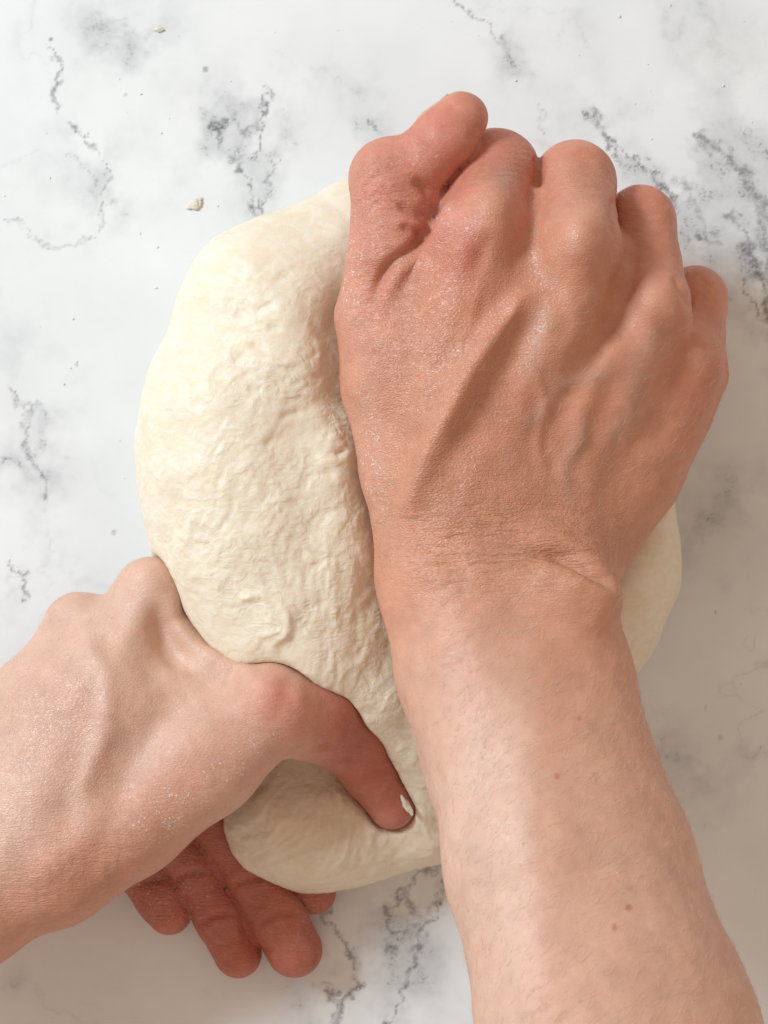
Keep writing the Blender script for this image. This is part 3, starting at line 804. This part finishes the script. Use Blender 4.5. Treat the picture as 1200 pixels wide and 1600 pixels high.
def make_dough():
    V, Q = mesh_from_field(dough_f, (-8.2, -12.2, -0.1), (9.6, 11.0, 7.6), 0.24, 2)
    N = normals(V, Q); u, v = to_uv(V)
    free = sstep(0.0, 0.25, right_f(V)) * sstep(0.0, 0.2, left_f(V)) * sstep(0.05, 0.6, V[:, 2])
    # torn, stringy skin in the middle; taut and smooth at the top and the left edge
    rough = (blob(u, v, 440, 720, 140, 170, 0) + blob(u, v, 480, 920, 170, 110) + .55 * blob(u, v, 420, 540, 120, 110) + .8 * blob(u, v, 620, 1100, 90, 110) + .75 * blob(u, v, 520, 1290, 150, 70))
    rough = np.clip(rough * (0.75 + .45 * vnoise(V * .8, 90)), 0.10, 1)
    # strings run along the stretch, turning with the lobe
    ang = np.where(v < 800, 0.5, 0.5 + 0.5 * sstep(800, 1100, v)) + .45 * vnoise(V * .35, 91)
    ca, sa = np.cos(ang), np.sin(ang)
    a = V[:, 0] * ca + V[:, 1] * sa; b = -V[:, 0] * sa + V[:, 1] * ca
    wx = .5 * fbm(V * 1.1, 2, 92); 
    X1 = np.stack([a * 1.5 + 2 * wx, b * 3.0 + 2 * wx, V[:, 2] * 1.8], 1)
    X2 = np.stack([a * 2.6 + 2 * wx, b * 6.5, V[:, 2] * 3.5], 1)
    n1 = fbm(X1, 3, 93); n2 = 1 - 2 * np.abs(fbm(X2, 2, 95))
    n3 = fbm(V * 4.0, 3, 97)
    patch = np.clip(.5 + .9 * vnoise(V * .9, 99), 0.1, 1.2)
    d = rough * (.028 * n1 + patch * (.013 * n2 + .014 * n3)) + .004 * n3 + .05 * rough * vnoise(V * .9, 101)
    d += .10 * blob(u, v, 520, 1290, 150, 60) * (vnoise(V * 1.3, 103) * .5 + .35 * n1)
    # a pinched string and small tears
    d += ridge(u, v, [(490, 718), (525, 718), (550, 712)], .05, 6, .3) - ridge(u, v, [(520, 712), (535, 705), (540, 698)], .12, 4, .3)
    d += ridge(u, v, [(360, 945), (400, 930), (440, 945), (450, 985), (425, 1010), (440, 1020)], .07, 5, .15) + ridge(u, v, [(400, 1000), (440, 985), (445, 1000)], .05, 4, .2)
    for (x, y) in [(412, 482), (428, 515), (405, 545), (440, 600), (398, 612), (455, 650), (430, 690), (560, 745), (510, 742), (375, 560)]:
        t = rng.uniform(-.4, .9); L = rng.uniform(8, 22)
        d -= ridge(u, v, [(x - L * math.cos(t), y + L * math.sin(t)), (x, y - 3), (x + L * math.cos(t), y - L * math.sin(t))], rng.uniform(.03, .07), 4.5, .3)
    V = (V + N * (d * free)[:, None]).astype(F32)
    V[:, 2] = np.maximum(V[:, 2], 0.012)
    o = build('dough', V, Q, DOUGH, attrs={'rough': 0.15 + 0.85 * rough})
    tag(o, 'big lump of pale bread dough folded over and held by both hands', 'dough')
    print('dough', len(V), time.time() - T0)
make_dough()

# ================================================================== small things
def crumb_mesh(c, r, seed, sq=(1, 1, .5), rot=0, n=2, rag=.22):
    import bmesh
    bm = bmesh.new(); bmesh.ops.create_icosphere(bm, subdivisions=n, radius=1.0)
    V = np.array([x.co[:] for x in bm.verts]); F = [[q.index for q in f.verts] for f in bm.faces]; bm.free()
    V = V * (1 + rag * fbm(V * 1.3 + seed * 7.7, 3, seed))[:, None] * np.array(sq) * r
    cr, sr = math.cos(rot), math.sin(rot)
    V[:, :2] = V[:, :2] @ np.array([[cr, sr], [-sr, cr]])
    return V + np.asarray(c), F
def scrap(u, v, rpx, sq, rot, label, seed, z=None):
    r = rpx / PXCM; zz = r * sq[2] * .8 if z is None else z
    V, F = crumb_mesh(P(u, v, zz), r, seed, sq, rot, 4, .42)
    if z is None: V[:, 2] = np.maximum(V[:, 2], 0.004)
    tag(build('dough_scrap', V, F, SCRAP), label, 'dough scrap', 'loose scraps of dough')
scrap(305, 319, 10, (1.25, .7, .30), .35, 'larger loose scrap of dough on the marble, left of the big dough', 3)
scrap(248, 46, 6, (1.2, .6, .35), .1, 'small loose scrap of dough on the marble near the top left', 5)
scrap(636, 1260, 9, (.5, 1.5, .5), .5, 'curled scrap of dough stuck at the tip of the left thumb', 8, 3.15)

def specks():
    Vs, Fs, n = [], [], 0
    spots = [(450 / 700 * 600, 0, 0)]
    K = 230
    for i in range(K):
        if i < 24:
            u, v = [(220, 147), (252, 208), (78, 278), (219, 365), (246, 386), (244, 450), (114, 498), (110, 575), (437, 250), (806, 126), (1130, 134), (1029, 268), (1012, 100), (1047, 8),
                    (1104, 1106), (1119, 957), (1102, 1290), (968, 26), (1190, 1168), (340, 322), (120, 565), (100, 600), (1170, 900), (560, 1545)][i]; r = rng.uniform(1.6, 3.2)
        else:
            u, v = rng.uniform(-60, 1260), rng.uniform(-60, 1660); r = rng.uniform(.5, 1.5)
        q = np.array([P(u, v, 0.02)], F32)
        if dough_f(q)[0] < .1 or left_f(q)[0] < .1: continue
        V, F = crumb_mesh(P(u, v, .01), r / PXCM, i, (1, rng.uniform(.5, 1), .5), rng.uniform(0, 6), 1)
        V[:, 2] = np.maximum(V[:, 2], .004)
        Vs.append(V); Fs += [[k + n for k in f] for f in F]; n += len(V)
    tag(build('flour_specks', np.vstack(Vs), Fs, FLOUR), 'tiny specks of flour scattered over the marble', 'flour', kind='stuff')
specks()

# ------------------------------------------------------------------ fine hairs
def hairs(V, N, parent, count, weight, dirf, lmin, lmax, rad=0.0029):
    w = weight; w = w / w.sum()
    ids = rng.choice(len(V), count, replace=False, p=w)
    A = V[ids]; n = N[ids]; d = dirf(A)
    d = d + rng.normal(0, .28, d.shape); d = d - n * (d * n).sum(1, keepdims=True); d /= np.linalg.norm(d, axis=1, keepdims=True)
    L = rng.uniform(lmin, lmax, (count, 1)); s = np.cross(n, d)
    bend = rng.normal(0, .15, (count, 1))
    steps = 4; Vs = []
    for k in range(steps):
        t = k / (steps - 1)
        c = A - n * .01 + d * L * t + n * L * (.38 * t - .18 * t * t) + s * L * bend * t * t
        r = rad * (1 - .75 * t)
        for q in range(3):
            an = q * 2.0944
            Vs.append(c + (s * math.cos(an) + n * math.sin(an)) * r)
    Vs = np.stack(Vs, 1)                       # count, 12, 3
    base = (np.arange(count) * steps * 3)[:, None]
    fq = np.array([[k * 3 + q, k * 3 + (q + 1) % 3, (k + 1) * 3 + (q + 1) % 3, (k + 1) * 3 + q] for k in range(steps - 1) for q in range(3)])
    Q = (base[:, :, None] + fq[None]).reshape(-1, 4)
    o = build('fine_hair', Vs.reshape(-1, 3), Q, HAIR, parent); tag(o, kind='stuff')
def in_view(V): 
    u, v = to_uv(V); return ((u > -60) & (u < 1260) & (v > -20) & (v < 1660)).astype(float)
u, v = to_uv(VR)
wr = in_view(VR) * sstep(-.25, .1, NR[:, 2]) * (sstep(930, 1150, v) + .8 * sstep(430, 560, v) * sstep(620, 760, u)) + 1e-9
hairs(VR, NR, right_hand, 3400, wr, lambda A: np.tile(np.array([.45, .55, 0.]), (len(A), 1)), .18, .55)
u, v = to_uv(VL)
wl = in_view(VL) * sstep(-.1, .2, NL[:, 2]) * sstep(2.2, 2.8, VL[:, 2]) * sstep(420, 200, u) + 1e-9
hairs(VL, NL, left_hand, 700, wl, lambda A: np.tile(np.array([.5, .5, 0.]), (len(A), 1)), .12, .30)
print('done', time.time() - T0)
